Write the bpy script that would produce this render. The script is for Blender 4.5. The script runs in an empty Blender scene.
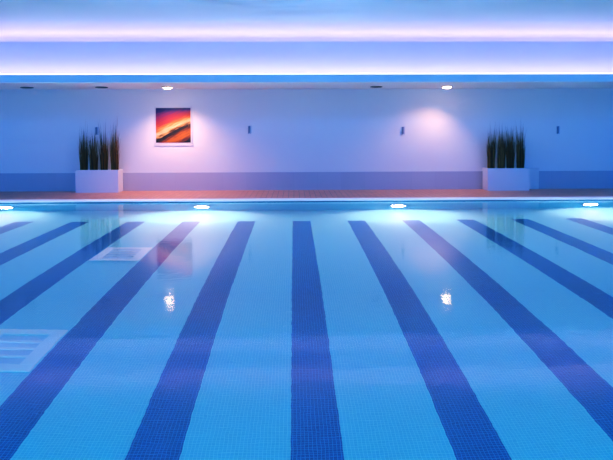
import bpy, bmesh, math, random
from mathutils import Vector, Matrix

random.seed(7)
scene = bpy.context.scene
C = scene.collection

# ------------------------------------------------------------------ settings
scene.view_settings.view_transform = 'Standard'
scene.view_settings.look = 'None'
scene.view_settings.exposure = 0.0
scene.view_settings.gamma = 1.0
# saturated evening grade: a little less red in the shadows
vs_ = scene.view_settings
vs_.use_curve_mapping = True
cm = vs_.curve_mapping
red = cm.curves[0]
for px_, py_ in ((0.05, 0.020), (0.14, 0.10), (0.32, 0.31)):
    red.points.new(px_, py_)
grn = cm.curves[1]
for px_, py_ in ((0.12, 0.10), (0.35, 0.35)):
    grn.points.new(px_, py_)
blu = cm.curves[2]
for px_, py_ in ((0.10, 0.09), (0.55, 0.64), (0.8, 0.87)):
    blu.points.new(px_, py_)
cm.update()
try:
    cy = scene.cycles
    cy.use_denoising = True
    cy.max_bounces = 12
    cy.transmission_bounces = 10
    cy.glossy_bounces = 6
    cy.diffuse_bounces = 5
    cy.sample_clamp_indirect = 6.0
    cy.blur_glossy = 0.5
    cy.caustics_refractive = True
    cy.caustics_reflective = True
except Exception:
    pass

# ------------------------------------------------------------------ dimensions (metres; water surface is z = 0)
DECK = 0.04          # deck height over the water
WALL = 15.998        # far wall
POOL_Y0, POOL_Y1 = 0.6, 13.504
FLOOR_Z = -1.378
SOFFIT = 2.602
LIP = 12.42          # front of the lowered bulkhead
BAND = 12.74
CEIL = 3.62
HALF = 17.0          # half length of the hall
LANE_SP, LANE_W, LANE_X0, LANE_END = 1.04528, 0.339, 0.1427, 11.967

# ------------------------------------------------------------------ node helpers
def new_mat(name):
    m = bpy.data.materials.new(name)
    m.use_nodes = True
    nt = m.node_tree
    bsdf = nt.nodes.get('Principled BSDF')
    return m, nt, bsdf

def nd(nt, typ, **kw):
    n = nt.nodes.new(typ)
    for k, v in kw.items():
        setattr(n, k, v)
    return n

def math_n(nt, op, a, b=None, c=None):
    n = nd(nt, 'ShaderNodeMath', operation=op)
    for i, v in enumerate((a, b, c)):
        if v is None:
            continue
        if isinstance(v, (int, float)):
            n.inputs[i].default_value = v
        else:
            nt.links.new(v, n.inputs[i])
    return n.outputs[0]

def mixc(nt, fac, a, b, mode='MIX'):
    n = nd(nt, 'ShaderNodeMix', data_type='RGBA', blend_type=mode)
    if isinstance(fac, (int, float)):
        n.inputs[0].default_value = fac
    else:
        nt.links.new(fac, n.inputs[0])
    for idx, v in ((6, a), (7, b)):
        if isinstance(v, tuple):
            n.inputs[idx].default_value = v
        else:
            nt.links.new(v, n.inputs[idx])
    return n.outputs[2]

def rgb(r, g, b):
    return (r, g, b, 1.0)

def noise(nt, vec, scale, detail=2.0, rough=0.5):
    n = nd(nt, 'ShaderNodeTexNoise')
    n.inputs['Scale'].default_value = scale
    n.inputs['Detail'].default_value = detail
    n.inputs['Roughness'].default_value = rough
    if vec is not None:
        nt.links.new(vec, n.inputs['Vector'])
    return n

def scaled(nt, vec, s):
    n = nd(nt, 'ShaderNodeMapping')
    n.inputs['Scale'].default_value = s
    nt.links.new(vec, n.inputs['Vector'])
    return n.outputs[0]

def objco(nt):
    return nd(nt, 'ShaderNodeTexCoord').outputs['Object']

# ------------------------------------------------------------------ materials
def painted(name, col, rough=0.6, bump=0.02, nscale=14.0):
    m, nt, b = new_mat(name)
    co = objco(nt)
    n = noise(nt, co, nscale, 4.0)
    n2 = noise(nt, co, 0.7, 3.0)
    f = math_n(nt, 'MULTIPLY', n2.outputs['Fac'], 0.25)
    c = mixc(nt, f, rgb(*col), rgb(*(v * 0.86 for v in col)))
    nt.links.new(c, b.inputs['Base Color'])
    b.inputs['Roughness'].default_value = rough
    bp = nd(nt, 'ShaderNodeBump')
    bp.inputs['Strength'].default_value = bump * 5
    bp.inputs['Distance'].default_value = 0.01
    nt.links.new(n.outputs['Fac'], bp.inputs['Height'])
    nt.links.new(bp.outputs['Normal'], b.inputs['Normal'])
    return m

def tiled(name, base, alt, grout, size, gw, rough=0.35, axes='XY', var=0.5, spec=0.5, patch=0.0):
    """Square/rectangular ceramic tiles with grout, from object coordinates."""
    m, nt, b = new_mat(name)
    co = objco(nt)
    sep = nd(nt, 'ShaderNodeSeparateXYZ')
    nt.links.new(co, sep.inputs[0])
    lines, cells = [], []
    for ax, s in zip(axes, size):
        o = sep.outputs['XYZ'.index(ax)]
        d = math_n(nt, 'DIVIDE', o, s)
        fr = math_n(nt, 'FRACT', d)
        c = math_n(nt, 'ABSOLUTE', math_n(nt, 'SUBTRACT', fr, 0.5))
        lines.append(math_n(nt, 'GREATER_THAN', c, 0.5 - gw / s / 2))
        cells.append(math_n(nt, 'FLOOR', d))
    line = math_n(nt, 'MAXIMUM', lines[0], lines[1])
    comb = nd(nt, 'ShaderNodeCombineXYZ')
    nt.links.new(cells[0], comb.inputs[0])
    nt.links.new(cells[1], comb.inputs[1])
    wn = nd(nt, 'ShaderNodeTexWhiteNoise', noise_dimensions='2D')
    nt.links.new(comb.outputs[0], wn.inputs['Vector'])
    v = math_n(nt, 'MULTIPLY', wn.outputs['Value'], var)
    if patch:
        pn = noise(nt, co, 1.3, 4.0)
        v = math_n(nt, 'ADD', v, math_n(nt, 'MULTIPLY', pn.outputs['Fac'], patch))
    c = mixc(nt, v, rgb(*base), rgb(*alt))
    c = mixc(nt, line, c, rgb(*grout))
    nt.links.new(c, b.inputs['Base Color'])
    b.inputs['Roughness'].default_value = rough
    b.inputs['Specular IOR Level'].default_value = spec
    return m

def emissive(name, col, strength):
    m, nt, b = new_mat(name)
    co = objco(nt)
    n = noise(nt, co, 3.0, 1.0)
    f = math_n(nt, 'MULTIPLY', n.outputs['Fac'], 0.08)
    c = mixc(nt, f, rgb(*col), rgb(*(v * 0.9 for v in col)))
    b.inputs['Base Color'].default_value = rgb(0.8, 0.8, 0.8)
    nt.links.new(c, b.inputs['Emission Color'])
    b.inputs['Emission Strength'].default_value = strength
    return m

M = {}
M['wall'] = painted('wall_paint', (0.89, 0.89, 0.91), 0.7, 0.03, 9.0)
M['white'] = painted('white_plaster', (0.82, 0.82, 0.84), 0.65, 0.01, 20.0)
M['ceiling'] = painted('ceiling_plaster', (0.80, 0.81, 0.83), 0.6, 0.02, 5.0)
M['skirting'] = tiled('skirting_tile', (0.52, 0.52, 0.62), (0.57, 0.57, 0.66), (0.48, 0.48, 0.58),
                      (0.60, 0.60), 0.004, 0.35, 'XZ', 0.5)
M['deck'] = tiled('deck_tile', (0.76, 0.33, 0.25), (0.65, 0.27, 0.21), (0.36, 0.18, 0.16),
                  (0.125, 0.25), 0.010, 0.40, 'XY', 0.8)
M['coping'] = painted('coping_stone', (0.86, 0.86, 0.88), 0.4, 0.01, 30.0)
M['mosaic'] = tiled('pale_blue_mosaic', (0.19, 0.61, 0.77), (0.24, 0.68, 0.83), (0.37, 0.79, 0.90),
                    (0.026, 0.026), 0.0035, 0.3, 'XY', 0.5, 0.3, 0.25)
M['navy'] = tiled('navy_mosaic', (0.008, 0.085, 0.31), (0.015, 0.13, 0.42), (0.06, 0.33, 0.68),
                  (0.026, 0.026), 0.0035, 0.3, 'XY', 0.7, 0.3, 0.2)
M['basin'] = tiled('teal_mosaic', (0.06, 0.42, 0.66), (0.09, 0.50, 0.74), (0.16, 0.52, 0.72),
                   (0.026, 0.026), 0.0035, 0.3, 'XZ', 0.6, 0.3, 0.2)
M['basin_side'] = tiled('teal_mosaic_side', (0.06, 0.42, 0.66), (0.09, 0.50, 0.74), (0.16, 0.52, 0.72),
                        (0.026, 0.026), 0.0035, 0.3, 'YZ', 0.6, 0.3, 0.2)
M['gap_shade'] = painted('painted_gap_shade', (0.03, 0.06, 0.16), 0.4, 0.01)  # dark tone stands in for the shaded gap below the coping
M['planter'] = painted('white_lacquer', (0.84, 0.84, 0.87), 0.35, 0.004)
M['soil'] = painted('potting_soil', (0.03, 0.022, 0.018), 0.95, 0.2, 60.0)
M['frame'] = painted('white_frame_lacquer', (0.80, 0.78, 0.82), 0.4, 0.004)
M['grate'] = painted('white_plastic', (0.80, 0.86, 0.92), 0.45, 0.004)
M['slot'] = painted('grey_blue_slot', (0.60, 0.74, 0.86), 0.5, 0.004)
M['chrome'] = painted('brushed_steel', (0.55, 0.57, 0.60), 0.35, 0.004)
M['dark'] = painted('dark_metal', (0.035, 0.04, 0.07), 0.4, 0.004)
M['fitting'] = painted('grey_blue_metal', (0.24, 0.29, 0.42), 0.45, 0.004)
M['fitting_cover'] = painted('pale_grey_cover', (0.56, 0.62, 0.74), 0.5, 0.004)
M['warm_lens'] = emissive('warm_lamp_glass', (1.0, 0.66, 0.36), 30.0)
M['uw_lens'] = emissive('pool_lamp_glass', (1.0, 0.93, 0.80), 160.0)
M['cove_led'] = emissive('cove_diffuser', (0.90, 0.90, 1.0), 1.6)

# water
def water_mat():
    m, nt, b = new_mat('still_pool_water')
    nt.nodes.remove(b)
    g = nd(nt, 'ShaderNodeBsdfRefraction')
    g.inputs['IOR'].default_value = 1.333
    g.inputs['Roughness'].default_value = 0.0
    g.inputs['Color'].default_value = rgb(0.96, 0.99, 1.0)
    gl = nd(nt, 'ShaderNodeBsdfAnisotropic')
    gl.inputs['Roughness'].default_value = 0.075
    fr = nd(nt, 'ShaderNodeFresnel')
    fr.inputs['IOR'].default_value = 1.333
    mx = nd(nt, 'ShaderNodeMixShader')
    nt.links.new(fr.outputs[0], mx.inputs[0])
    nt.links.new(g.outputs[0], mx.inputs[1])
    nt.links.new(gl.outputs[0], mx.inputs[2])
    co = objco(nt)
    n1 = noise(nt, scaled(nt, co, (1.0, 1.0, 1.0)), 1.6, 2.0, 0.45)
    n2 = noise(nt, scaled(nt, co, (1.0, 1.3, 1.0)), 8.0, 1.0, 0.4)
    h = math_n(nt, 'ADD', math_n(nt, 'MULTIPLY', n1.outputs['Fac'], 1.0),
               math_n(nt, 'MULTIPLY', n2.outputs['Fac'], 0.32))
    bp = nd(nt, 'ShaderNodeBump')
    bp.inputs['Strength'].default_value = 1.0
    bp.inputs['Distance'].default_value = 0.0022
    nt.links.new(h, bp.inputs['Height'])
    for node in (g, gl, fr):
        nt.links.new(bp.outputs['Normal'], node.inputs['Normal'])
    nt.links.new(mx.outputs[0], nt.nodes['Material Output'].inputs['Surface'])
    return m
M['water'] = water_mat()

# grass blades
def grass_mat():
    m, nt, b = new_mat('dry_dark_grass')
    geo = nd(nt, 'ShaderNodeNewGeometry')
    sep = nd(nt, 'ShaderNodeSeparateXYZ')
    nt.links.new(objco(nt), sep.inputs[0])
    r = nd(nt, 'ShaderNodeValToRGB')
    nt.links.new(geo.outputs['Random Per Island'], r.inputs[0])
    e = r.color_ramp.elements
    e[0].color = rgb(0.04, 0.02, 0.014); e[0].position = 0.0
    e[1].color = rgb(0.50, 0.19, 0.05); e[1].position = 1.0
    k = e.new(0.5); k.color = rgb(0.20, 0.08, 0.026)
    nt.links.new(r.outputs[0], b.inputs['Base Color'])
    b.inputs['Roughness'].default_value = 0.7
    return m
M['grass'] = grass_mat()

# abstract painting
def art_mat():
    m, nt, b = new_mat('abstract_sunset_painting')
    gen = nd(nt, 'ShaderNodeTexCoord').outputs['Generated']
    sep = nd(nt, 'ShaderNodeSeparateXYZ')
    nt.links.new(gen, sep.inputs[0])
    u, v = sep.outputs[0], sep.outputs[2]
    # streaks that run along the diagonal
    rot = nd(nt, 'ShaderNodeMapping')
    rot.inputs['Rotation'].default_value = (0, math.radians(27), 0)
    nt.links.new(gen, rot.inputs['Vector'])
    n1 = noise(nt, scaled(nt, rot.outputs[0], (1.2, 1, 9.0)), 1.6, 3.0, 0.6)
    n2 = noise(nt, scaled(nt, rot.outputs[0], (2.0, 1, 22.0)), 1.5, 4.0, 0.65)
    t = math_n(nt, 'SUBTRACT', v, math_n(nt, 'MULTIPLY', u, 0.55))
    v3 = math_n(nt, 'POWER', v, 4.0)
    t = math_n(nt, 'ADD', t, math_n(nt, 'MULTIPLY', math_n(nt, 'MULTIPLY', v3, u), 0.52))
    t = math_n(nt, 'ADD', t, math_n(nt, 'MULTIPLY', math_n(nt, 'SUBTRACT', n1.outputs['Fac'], 0.5), 0.16))
    t = math_n(nt, 'ADD', t, math_n(nt, 'MULTIPLY', math_n(nt, 'SUBTRACT', n2.outputs['Fac'], 0.5), 0.42))
    t = math_n(nt, 'DIVIDE', math_n(nt, 'ADD', t, 0.55), 1.55)
    r = nd(nt, 'ShaderNodeValToRGB')
    nt.links.new(t, r.inputs[0])
    stops = [(0.00, (0.015, 0.015, 0.06)), (0.08, (0.03, 0.015, 0.04)), (0.13, (0.35, 0.06, 0.02)),
             (0.19, (0.85, 0.22, 0.02)), (0.25, (0.80, 0.18, 0.02)), (0.30, (0.25, 0.05, 0.02)),
             (0.355, (0.02, 0.012, 0.02)), (0.405, (0.03, 0.015, 0.025)), (0.43, (0.95, 0.42, 0.10)),
             (0.475, (1.25, 0.95, 0.55)), (0.52, (1.2, 0.62, 0.20)), (0.57, (1.0, 0.26, 0.06)),
             (0.645, (0.70, 0.06, 0.06)), (0.74, (0.55, 0.03, 0.12)), (0.83, (0.33, 0.03, 0.24)),
             (0.91, (0.10, 0.04, 0.30)), (1.00, (0.02, 0.03, 0.18))]
    el = r.color_ramp.elements
    while len(el) > 2:
        el.remove(el[-1])
    el[0].position, el[0].color = stops[0][0], rgb(*(v * 0.62 for v in stops[0][1]))
    el[1].position, el[1].color = stops[-1][0], rgb(*(v * 0.62 for v in stops[-1][1]))
    for p, c in stops[1:-1]:
        k = el.new(p); k.color = rgb(*(v * 0.62 for v in c))
    nt.links.new(r.outputs[0], b.inputs['Base Color'])
    b.inputs['Roughness'].default_value = 0.5
    return m
M['art'] = art_mat()

# ------------------------------------------------------------------ mesh helpers
def link(name, bm, m, parent=None, loc=None, smooth=False, mats=None):
    me = bpy.data.meshes.new(name)
    bmesh.ops.recalc_face_normals(bm, faces=bm.faces)
    bm.to_mesh(me); bm.free()
    for mm in (mats or [m]):
        me.materials.append(mm)
    if smooth:
        for p in me.polygons:
            p.use_smooth = True
    o = bpy.data.objects.new(name, me)
    C.objects.link(o)
    if parent: o.parent = parent
    if loc: o.location = loc
    return o

def box(bm, x0, x1, y0, y1, z0, z1, bevel=0.0, seg=2, mi=0):
    vs = [bm.verts.new((x, y, z)) for z in (z0, z1) for y in (y0, y1) for x in (x0, x1)]
    idx = [(0, 1, 3, 2), (4, 6, 7, 5), (0, 4, 5, 1), (2, 3, 7, 6), (0, 2, 6, 4), (1, 5, 7, 3)]
    fs = [bm.faces.new([vs[i] for i in q]) for q in idx]
    for f in fs: f.material_index = mi
    if bevel:
        es = list({e for f in fs for e in f.edges})
        bmesh.ops.bevel(bm, geom=es, offset=bevel, segments=seg, affect='EDGES', profile=0.5)
    return fs

def quad(bm, pts, mi=0):
    f = bm.faces.new([bm.verts.new(p) for p in pts]); f.material_index = mi
    return f

def lathe(bm, prof, axis='Z', seg=32, mi=0):
    """Spin a profile of (radius, height) about Z or Y (axis)."""
    rings = []
    for r, h in prof:
        ring = []
        for i in range(seg):
            a = 2 * math.pi * i / seg
            if axis == 'Z':
                p = (r * math.cos(a), r * math.sin(a), h)
            else:
                p = (r * math.cos(a), h, r * math.sin(a))
            ring.append(bm.verts.new(p))
        rings.append(ring)
    for a, b_ in zip(rings, rings[1:]):
        for i in range(seg):
            f = bm.faces.new((a[i], a[(i + 1) % seg], b_[(i + 1) % seg], b_[i])); f.material_index = mi
    for ring in (rings[0], rings[-1]):
        f = bm.faces.new(ring); f.material_index = mi

def struct(o):
    o['kind'] = 'structure'
    return o

def tag(o, label, cat, group=None):
    o['label'] = label; o['category'] = cat
    if group: o['group'] = group
    return o

def thing(name, label, cat, loc, rotz=0.0, group=None):
    o = bpy.data.objects.new(name, None)
    C.objects.link(o)
    o.location = loc; o.rotation_euler = (0, 0, rotz)
    o.empty_display_size = 0.1
    return tag(o, label, cat, group)

def dup(root, loc, label):
    r = root.copy(); C.objects.link(r)
    r.location = loc; r['label'] = label
    for ch in list(root.children):
        c = ch.copy(); C.objects.link(c); c.parent = r
        for g in list(ch.children):
            d = g.copy(); C.objects.link(d); d.parent = c
    return r

# ------------------------------------------------------------------ the setting
# far wall
bm = bmesh.new()
box(bm, -HALF, HALF, WALL, WALL + 0.2, DECK - 0.3, SOFFIT + 0.2)
struct(link('wall_back', bm, M['wall']))
# tiled skirting band, nearly flush with the wall
bm = bmesh.new()
box(bm, -HALF, HALF, WALL - 0.012, WALL, DECK, 0.498)
struct(link('baseboard_back', bm, M['skirting']))

# deck: far walk and the near side where the camera stands
bm = bmesh.new()
box(bm, -HALF, HALF, POOL_Y1 + 0.36, WALL, DECK - 0.3, DECK)
box(bm, -HALF, HALF, -4.0, POOL_Y0 - 0.36, DECK - 0.3, DECK)
struct(link('floor', bm, M['deck']))

# white coping with a rounded nose over the water
def coping(name, y0, y1):
    bm = bmesh.new()
    box(bm, -HALF, HALF, y0, y1, DECK - 0.025, DECK + 0.004, 0.008, 2)
    return struct(link(name, bm, M['coping']))
coping('trim_1', POOL_Y1 - 0.02, POOL_Y1 + 0.36)
coping('trim_2', POOL_Y0 - 0.36, POOL_Y0 + 0.02)

# pool basin walls: painted shadow gap under the coping, above teal mosaic
bm = bmesh.new()
for y, s in ((POOL_Y1, 1), (POOL_Y0, -1)):
    quad(bm, [(-HALF, y, FLOOR_Z), (HALF, y, FLOOR_Z), (HALF, y, -0.03), (-HALF, y, -0.03)], 0)
    quad(bm, [(-HALF, y, -0.03), (HALF, y, -0.03), (HALF, y, DECK - 0.025), (-HALF, y, DECK - 0.025)], 2)
for x in (-HALF, HALF):
    quad(bm, [(x, POOL_Y0, FLOOR_Z), (x, POOL_Y1, FLOOR_Z), (x, POOL_Y1, DECK), (x, POOL_Y0, DECK)], 1)
struct(link('pool_wall', bm, None, mats=[M['basin'], M['basin_side'], M['gap_shade']]))

# pool floor of pale mosaic with flush navy lane lines let into it
lanes = range(-6, 7)
LANE_START = 1.0
bm = bmesh.new()
quad(bm, [(-HALF, LANE_END, FLOOR_Z), (HALF, LANE_END, FLOOR_Z), (HALF, POOL_Y1, FLOOR_Z), (-HALF, POOL_Y1, FLOOR_Z)])
quad(bm, [(-HALF, POOL_Y0, FLOOR_Z), (HALF, POOL_Y0, FLOOR_Z), (HALF, LANE_START, FLOOR_Z), (-HALF, LANE_START, FLOOR_Z)])
xs = [-HALF]
for k in lanes:
    c = LANE_X0 + k * LANE_SP
    xs += [c - LANE_W / 2, c + LANE_W / 2]
xs.append(HALF)
for a, b_ in zip(xs[0::2], xs[1::2]):
    quad(bm, [(a, LANE_START, FLOOR_Z), (b_, LANE_START, FLOOR_Z), (b_, LANE_END, FLOOR_Z), (a, LANE_END, FLOOR_Z)])
pool_floor = struct(link('pool_floor', bm, M['mosaic']))
for k in lanes:
    c = LANE_X0 + k * LANE_SP
    bm = bmesh.new()
    quad(bm, [(-LANE_W / 2, LANE_START, 0), (LANE_W / 2, LANE_START, 0), (LANE_W / 2, LANE_END, 0), (-LANE_W / 2, LANE_END, 0)])
    o = link('lane_line', bm, M['navy'], pool_floor, (c, 0, FLOOR_Z))
    o['label'] = 'navy blue mosaic lane line'

# water surface
bm = bmesh.new()
quad(bm, [(-HALF, POOL_Y0, 0), (HALF, POOL_Y0, 0), (HALF, POOL_Y1, 0), (-HALF, POOL_Y1, 0)])
struct(link('pool_water', bm, M['water']))

# lowered bulkhead over the deck: soffit, lip, trough, upper face
bm = bmesh.new()
LIP_TOP = 2.622
LIP_LOW = 2.473
BAND_TOP = 3.311
prof = [(WALL, SOFFIT), (LIP + 0.12, SOFFIT), (LIP + 0.12, LIP_LOW), (LIP, LIP_LOW), (LIP, LIP_TOP), (LIP + 0.025, LIP_TOP),
        (LIP + 0.025, SOFFIT + 0.005), (BAND, SOFFIT + 0.005), (BAND, BAND_TOP), (BAND + 0.03, BAND_TOP), (BAND + 0.03, BAND_TOP - 0.10),
        (BAND + 0.20, BAND_TOP - 0.10)]
A_, B_ = 0.75, CEIL - (BAND_TOP - 0.02)
for k in range(13):       # coved back of the upper light trough, running up into the ceiling
    a = math.pi / 2 * k / 12
    prof.append((BAND + 0.20 - A_ * (1 - math.cos(a)), BAND_TOP - 0.02 + B_ * math.sin(a)))
prof.append((WALL, CEIL))
L_ = [bm.verts.new((-HALF, y, z)) for y, z in prof]
R_ = [bm.verts.new((HALF, y, z)) for y, z in prof]
n = len(prof)
for i in range(n):
    bm.faces.new((L_[i], L_[(i + 1) % n], R_[(i + 1) % n], R_[i]))
bm.faces.new(L_); bm.faces.new(list(reversed(R_)))
struct(link('trim_3', bm, M['white']))

# ceiling
bm = bmesh.new()
box(bm, -HALF, HALF, -4.0, WALL + 0.2, CEIL, CEIL + 0.2)
struct(link('ceiling', bm, M['ceiling']))

# ------------------------------------------------------------------ planters
def planter_meshes(w, d, h):
    bm = bmesh.new()
    t = 0.03
    o = [(-w/2, -d/2), (w/2, -d/2), (w/2, d/2), (-w/2, d/2)]
    i = [(-w/2 + t, -d/2 + t), (w/2 - t, -d/2 + t), (w/2 - t, d/2 - t), (-w/2 + t, d/2 - t)]
    ob = [bm.verts.new((x, y, 0)) for x, y in o]; ot = [bm.verts.new((x, y, h)) for x, y in o]
    it = [bm.verts.new((x, y, h)) for x, y in i]; ib = [bm.verts.new((x, y, h - 0.12)) for x, y in i]
    bm.faces.new(list(reversed(ob)))
    for k in range(4):
        j = (k + 1) % 4
        bm.faces.new((ob[k], ob[j], ot[j], ot[k]))
        bm.faces.new((ot[k], ot[j], it[j], it[k]))
        bm.faces.new((it[k], it[j], ib[j], ib[k]))
    bm.faces.new(ib)
    es = [e for e in bm.edges if (e.verts[0] in ob + ot and e.verts[1] in ob + ot)]
    bmesh.ops.bevel(bm, geom=es, offset=0.006, segments=2, affect='EDGES')
    return bm

def soil_mesh(w, d):
    bm = bmesh.new()
    nx, ny = 24, 10
    g = [[bm.verts.new((-w/2 + w * i / nx, -d/2 + d * j / ny, random.uniform(0, 0.012) if 0 < i < nx and 0 < j < ny else 0))
          for i in range(nx + 1)] for j in range(ny + 1)]
    for j in range(ny):
        for i in range(nx):
            bm.faces.new((g[j][i], g[j][i+1], g[j+1][i+1], g[j+1][i]))
    return bm

PW, PD, PH = 1.045, 0.44, 0.558
PY = 15.50 + PD / 2
planter_x = (-4.826, 5.328)
p0 = thing('planter_box', 'white rectangular planter box under the wall left of the painting', 'planter',
           (planter_x[0], PY, DECK), 0, 'white planter boxes along the far wall')
link('box', planter_meshes(PW, PD, PH), M['planter'], p0).name = 'planter_shell'
link('soil', soil_mesh(PW - 0.06, PD - 0.06), M['soil'], p0, (0, 0, PH - 0.05))
p1 = dup(p0, (planter_x[1], PY, DECK), 'white rectangular planter box under the bluer right end of the wall')

# grass clumps
def grass_mesh(seed):
    rnd = random.Random(seed)
    bm = bmesh.new()
    for _ in range(200):
        a = rnd.uniform(0, 2 * math.pi)
        r = 0.088 * math.sqrt(rnd.random())
        bx, by = r * math.cos(a), r * math.sin(a)
        rr = r / 0.088
        h = rnd.uniform(0.55, 1.05) * (0.98 - 0.36 * rr ** 1.3) * (1.22 if rnd.random() < 0.2 else 0.98)
        lean = rnd.uniform(0.0, 0.10) * h + 0.07 * rr * h * rnd.random()
        la = a + rnd.uniform(-0.9, 0.9)
        dx, dy = math.cos(la) * lean, math.sin(la) * lean
        w = rnd.uniform(0.004, 0.0085)
        wa = rnd.uniform(0, math.pi)
        wx, wy = math.cos(wa) * w, math.sin(wa) * w
        prev = None
        N = 5
        for i in range(N + 1):
            t = i / N
            k = 1 - t ** 2.2
            px, py, pz = bx + dx * t ** 2, by + dy * t ** 2, h * t
            if i == N:
                tip = bm.verts.new((px, py, pz))
                bm.faces.new((prev[0], prev[1], tip))
            else:
                cur = (bm.verts.new((px - wx * k, py - wy * k, pz)), bm.verts.new((px + wx * k, py + wy * k, pz)))
                if prev:
                    bm.faces.new((prev[0], prev[1], cur[1], cur[0]))
                prev = cur
    return bm

offs = (-0.375, -0.128, 0.122, 0.385)
offs_r = (-0.375, -0.122, 0.105, 0.365)
ordinal = ('first', 'second', 'third', 'fourth')
for pi, (px, where, of) in enumerate(((planter_x[0], 'planter left of the painting', offs),
                                      (planter_x[1], 'planter at the right end', offs_r))):
    for k in range(4):
        bm = grass_mesh(11 + pi * 40 + k)
        o = link('grass_clump', bm, M['grass'], None, (px + of[k], PY - 0.02, DECK + PH - 0.048))
        o.rotation_euler = (0, 0, random.uniform(0, 6))
        o.scale = (1, 1, (1.22, 1.10, 1.16, 1.26, 1.2, 1.24, 1.22, 1.18)[pi * 4 + k])
        tag(o, 'dark grass clump, %s from the left in the white %s' % (ordinal[k], where),
            'plant', 'grass clumps in the planters')
        o['kind'] = 'thing'

# white box behind the right planter, against the wall
t = thing('wall_box', 'low white box against the skirting, just right of the right-hand planter', 'box', (6.10, WALL - 0.012 - 0.03, DECK))
bm = bmesh.new(); box(bm, -0.155, 0.155, -0.03, 0.03, 0, 0.52, 0.006); link('casing', bm, M['white'], t)
bm = bmesh.new(); box(bm, -0.16, 0.16, -0.034, 0.03, 0.52, 0.535, 0.003); link('lid', bm, M['white'], t)

# ------------------------------------------------------------------ painting
t = thing('painting', 'square abstract painting of orange and purple diagonal streaks, on the far wall', 'painting',
          (-3.037, WALL, 1.256))
W2, HH = 0.438, 0.875
bm = bmesh.new(); box(bm, -W2, W2, -0.022, -0.012, 0.0, HH, 0.002); link('canvas', bm, M['art'], t)
bm = bmesh.new()
fw, fd = 0.03, 0.026
box(bm, -W2 - fw, -W2, -fd, 0, -0.012, HH + fw, 0.003)
box(bm, W2, W2 + fw, -fd, 0, -0.012, HH + fw, 0.003)
box(bm, -W2, W2, -fd, 0, HH, HH + fw, 0.003)
box(bm, -W2, W2, -0.012, 0, 0, HH)
o = link('frame', bm, M['frame'], t); o['label'] = 'thin white frame'
bm = bmesh.new(); box(bm, -W2 - 0.055, W2 + 0.055, -0.016, 0, -0.085, -0.012, 0.006)
o = link('ledge', bm, M['frame'], t); o['label'] = 'white ledge under the canvas'

# ------------------------------------------------------------------ downlights in the soffit
def downlight(loc, lit, label):
    t = thing('downlight', label, 'light', loc, 0, 'downlights in the soffit')
    bm = bmesh.new()
    lathe(bm, [(0.105, 0.0), (0.145, 0.0), (0.150, -0.006), (0.142, -0.018), (0.110, -0.022), (0.105, -0.012)], 'Z', 36)
    link('trim_ring', bm, M['chrome'] if lit else M['dark'], t, smooth=False)
    bm = bmesh.new()
    if lit:
        lathe(bm, [(0.106, -0.004), (0.106, -0.020), (0.090, -0.036), (0.06, -0.048), (0.02, -0.053)], 'Z', 32)
        o = link('lens', bm, M['warm_lens'], t, smooth=True); o['label'] = 'glowing warm lens'
    else:
        lathe(bm, [(0.108, -0.004), (0.108, -0.018), (0.06, -0.021), (0.01, -0.022)], 'Z', 32)
        link('lens', bm, M['dark'], t, smooth=True)
    return t
LY = 15.22
downlight((-6.394, 15.30, SOFFIT), False, 'dark unlit downlight at the far left end of the soffit')
downlight((-4.601, 15.25, SOFFIT), False, 'dark unlit downlight above the left planter of grass')
downlight((-3.02, LY, SOFFIT), True, 'glowing warm downlight above the abstract painting')
downlight((2.00, 15.25, SOFFIT), False, 'dark unlit downlight next to a lit one, above bare wall')
downlight((3.71, LY, SOFFIT), True, 'glowing warm downlight casting a scallop on bare wall')

# ------------------------------------------------------------------ small wall fittings
def fitting(loc, label):
    t = thing('wall_fitting', label, 'wall fitting', loc, 0, 'small fittings along the far wall')
    bm = bmesh.new(); box(bm, -0.040, 0.040, -0.012, 0, -0.10, 0.10, 0.004)
    o = link('back_plate', bm, M['fitting_cover'], t)
    bm = bmesh.new()
    # wedge-shaped dark hood on the left half of the plate
    pts = [(-0.034, -0.012), (0.010, -0.012), (0.004, -0.045), (-0.028, -0.052)]
    lo = [bm.verts.new((x, y, -0.095 + (0.02 if x > 0 else 0))) for x, y in pts]
    hi = [bm.verts.new((x, y, 0.085 + (0.015 if x > 0 else 0))) for x, y in pts]
    bm.faces.new(lo); bm.faces.new(list(reversed(hi)))
    for k in range(4):
        bm.faces.new((lo[k], hi[k], hi[(k+1) % 4], lo[(k+1) % 4]))
    o = link('hood', bm, M['fitting'], t); o['label'] = 'darker blue-grey hood'
    return t
f0 = fitting((-4.957, WALL, 1.556), 'small blue-grey wall fitting above the left planter grasses')
dup(f0, (-1.115, WALL, 1.575), 'small blue-grey wall fitting right of the painting')
dup(f0, (2.79, WALL, 1.545), 'small blue-grey wall fitting at the left edge of the warm light scallop')
dup(f0, (6.76, WALL, 1.546), 'small blue-grey wall fitting right of the right-hand planter grasses')

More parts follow.
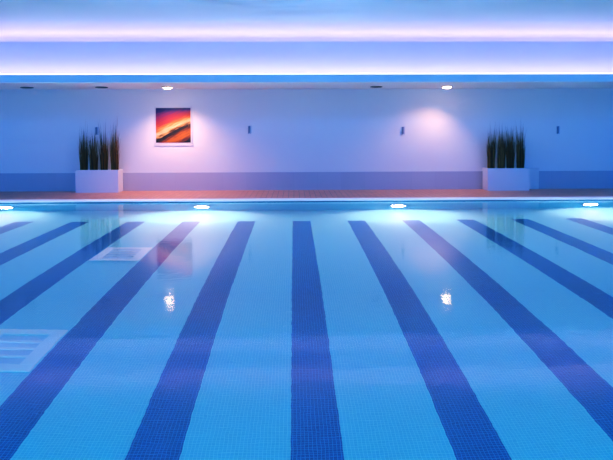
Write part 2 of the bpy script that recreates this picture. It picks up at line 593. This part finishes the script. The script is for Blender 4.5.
# ------------------------------------------------------------------ underwater lamps on the far pool wall
def pool_light(loc, label):
    t = thing('pool_light', label, 'pool light', loc, 0, 'underwater lights in the far pool wall')
    bm = bmesh.new()
    lathe(bm, [(0.13, 0.0), (0.19, 0.0), (0.19, -0.02), (0.18, -0.035), (0.153, -0.035), (0.13, -0.02)], 'Y', 36)
    link('bezel', bm, M['chrome'], t)
    bm = bmesh.new()
    lathe(bm, [(0.15, -0.01), (0.15, -0.03), (0.12, -0.05), (0.07, -0.06), (0.01, -0.063)], 'Y', 32)
    o = link('lens', bm, M['uw_lens'], t, smooth=True); o['label'] = 'glowing white lens'
    return t
g0 = pool_light((-6.134, POOL_Y1, -0.80), 'glowing underwater light in the far pool wall, leftmost of the four')
dup(g0, (-1.972, POOL_Y1, -0.80), 'glowing underwater light below the brightest orange deck, just right of the painting')
dup(g0, (2.243, POOL_Y1, -0.80), 'glowing underwater light left of the warm scallop on bare wall')
dup(g0, (6.423, POOL_Y1, -0.80), 'glowing underwater light right of the right-hand planter, rightmost of the four')

# ------------------------------------------------------------------ drain grates on the pool floor
def grate(loc, label):
    t = thing('floor_grate', label, 'grate', loc, 0, 'white grates on the pool floor')
    hx, hy, z = 0.335, 0.44, 0.022
    bm = bmesh.new()
    fx, fy = 0.125, 0.125
    box(bm, -hx, hx, -hy, -hy + fy, 0, z, 0.004); box(bm, -hx, hx, hy - fy, hy, 0, z, 0.004)
    box(bm, -hx, -hx + fx, -hy + fy, hy - fy, 0, z, 0.004); box(bm, hx - fx, hx, -hy + fy, hy - fy, 0, z, 0.004)
    link('frame', bm, M['grate'], t)
    bm = bmesh.new()
    box(bm, -hx + fx, hx - fx, -hy + fy, hy - fy, 0, 0.008, 0, 2, 1)
    for k in range(1, 4):
        y = -hy + fy + (2 * hy - 2 * fy) * k / 4
        box(bm, -hx + fx, hx - fx, y - 0.022, y + 0.022, 0.008, z - 0.002, 0.0, 2, 0)
    o = link('grille', bm, None, t, mats=[M['grate'], M['slot']]); o['label'] = 'grey-blue grille with pale bars'
    return t
gr = grate((-2.47, 9.04, FLOOR_Z), 'white grate on the pool floor, farther one, below the painting reflection')
dup(gr, (-2.47, 5.48, FLOOR_Z), 'white grate on the pool floor, nearer one, cut off at the left edge')

# ------------------------------------------------------------------ glowing diffuser along the lip
bm = bmesh.new()
box(bm, -HALF, HALF, LIP + 0.004, LIP + 0.022, LIP_TOP, LIP_TOP + 0.02, 0.003)
o = link('cove_light', bm, M['cove_led'])
tag(o, 'long glowing white cove light strip along the lip above the deck', 'light strip')

# ------------------------------------------------------------------ lights
def area(name, loc, size, sy, power, col, direction, spread=180):
    l = bpy.data.lights.new(name, 'AREA')
    l.shape = 'RECTANGLE'; l.size = size; l.size_y = sy
    l.energy = power; l.color = col
    try: l.spread = math.radians(spread)
    except Exception: pass
    o = bpy.data.objects.new(name, l); C.objects.link(o)
    o.location = loc
    o.rotation_euler = Vector(direction).to_track_quat('-Z', 'Y').to_euler()
    return o

def spot(name, loc, power, col, direction, angle, blend, radius=0.03):
    l = bpy.data.lights.new(name, 'SPOT')
    l.energy = power; l.color = col
    l.spot_size = math.radians(angle); l.spot_blend = blend
    l.shadow_soft_size = radius
    o = bpy.data.objects.new(name, l); C.objects.link(o)
    o.location = loc
    o.rotation_euler = Vector(direction).to_track_quat('-Z', 'Y').to_euler()
    return o

LED = (0.70, 0.49, 1.0)
BLUE = (0.04, 0.24, 1.0)
# cove strip in the lower trough, washing the upper face; and in the upper trough, washing the ceiling
area('cove_lamp', (0, LIP + 0.06, LIP_TOP - 0.003), 2 * HALF, 0.04, 75, LED, (0, 1.0, 0.6))
area('ceiling_cove_lamp', (0, BAND + 0.06, BAND_TOP - 0.003), 2 * HALF, 0.04, 54, LED, (0, -0.9, 1))
area('ceiling_cove_lamp', (0, BAND + 0.10, BAND_TOP - 0.003), 2 * HALF, 0.04, 6, LED, (0, 0.3, 1))
# added blue fill strips under the ceiling, out of view, washing the far wall
area('blue_fill_lamp', (0, 6.0, CEIL - 0.05), 2 * HALF, 0.25, 430, BLUE, (0, 0.9, -0.6))
area('blue_fill_lamp', (0, 1.5, CEIL - 0.05), 2 * HALF, 0.25, 260, BLUE, (0, 0.3, -1))

WARM = (1.0, 0.53, 0.32)
# added slim strip, hidden behind the lip, to brighten the coping line
area('edge_fill_lamp', (0, LIP + 0.17, SOFFIT - 0.01), 2 * HALF, 0.03, 30, (0.62, 0.66, 1.0), (0, 1.05, -2.55), 16)
spot('downlight_lamp', (-3.02, LY, SOFFIT - 0.08), 220, WARM, (0.05, 0.06, -1), 126, 0.9)
spot('downlight_lamp', (3.71, LY, SOFFIT - 0.08), 80, WARM, (-0.22, 0.14, -1), 116, 0.85)

for x in (-6.134, -1.972, 2.243, 6.423):
    spot('pool_lamp', (x, POOL_Y1 - 0.08, -0.80), 1000, (1.0, 0.62, 0.50), (0, -1, -0.75), 146, 1.0, 0.05)
# added, unseen fill lamps in the near wall light the floor under the camera
for x in (-10, -6.134, -1.972, 2.243, 6.423, 10):
    spot('pool_lamp', (x, POOL_Y0 + 0.08, -0.50), 150, (0.01, 0.90, 1.0), (0, 1, 0.02), 165, 0.8, 0.08)

# world: added even blue fill, entering where the hall is left unbuilt
w = bpy.data.worlds.new('ambient_fill')
scene.world = w
w.use_nodes = True
bg = w.node_tree.nodes['Background']
bg.inputs['Color'].default_value = rgb(0.04, 0.25, 1.0)
bg.inputs['Strength'].default_value = 1.35

# added spot with a noise pattern, imitating rippling water light on the ceiling
def ripple_spot(loc, direction, power):
    o = spot('ripple_gobo_spot', loc, power, (0.16, 0.40, 1.0), direction, 112, 0.5, 0.0)
    l = o.data
    l.use_nodes = True
    nt = l.node_tree
    em = nt.nodes.get('Emission')
    co = nd(nt, 'ShaderNodeTexCoord').outputs['Normal']
    mp = nd(nt, 'ShaderNodeMapping')
    nt.links.new(co, mp.inputs['Vector'])
    mp.inputs['Scale'].default_value = (0.8, 4.5, 4.5)
    n_ = noise(nt, mp.outputs[0], 3.2, 4.0, 0.6)
    r = nd(nt, 'ShaderNodeValToRGB')
    r.color_ramp.elements[0].position = 0.40; r.color_ramp.elements[0].color = rgb(0.02, 0.02, 0.02)
    r.color_ramp.elements[1].position = 0.62; r.color_ramp.elements[1].color = rgb(2.2, 2.2, 2.2)
    nt.links.new(n_.outputs['Fac'], r.inputs[0])
    nt.links.new(r.outputs[0], em.inputs['Strength'])
ripple_spot((0, 9.0, 0.05), (0, -0.05, 1), 170)

# ------------------------------------------------------------------ camera
f, pitch, yaw, roll, cyp = 630.0, 0.0343, 0.02016, -0.00327, 157.75
F = Vector((math.sin(yaw) * math.cos(pitch), math.cos(yaw) * math.cos(pitch), -math.sin(pitch)))
R = Vector((math.cos(yaw), -math.sin(yaw), 0))
U = R.cross(F)
R2 = R * math.cos(roll) + U * math.sin(roll)
U2 = -R * math.sin(roll) + U * math.cos(roll)
cam = bpy.data.cameras.new('camera')
cam.sensor_fit = 'HORIZONTAL'
cam.sensor_width = 36.0
cam.lens = f / 613.0 * 36.0
cam.shift_y = -(230.0 - cyp) / 613.0
cam.clip_start = 0.05
co = bpy.data.objects.new('camera', cam)
C.objects.link(co)
mw = Matrix((R2, U2, -F)).transposed().to_4x4()
mw.translation = Vector((0, 0, 1.41))
co.matrix_world = mw
scene.camera = co
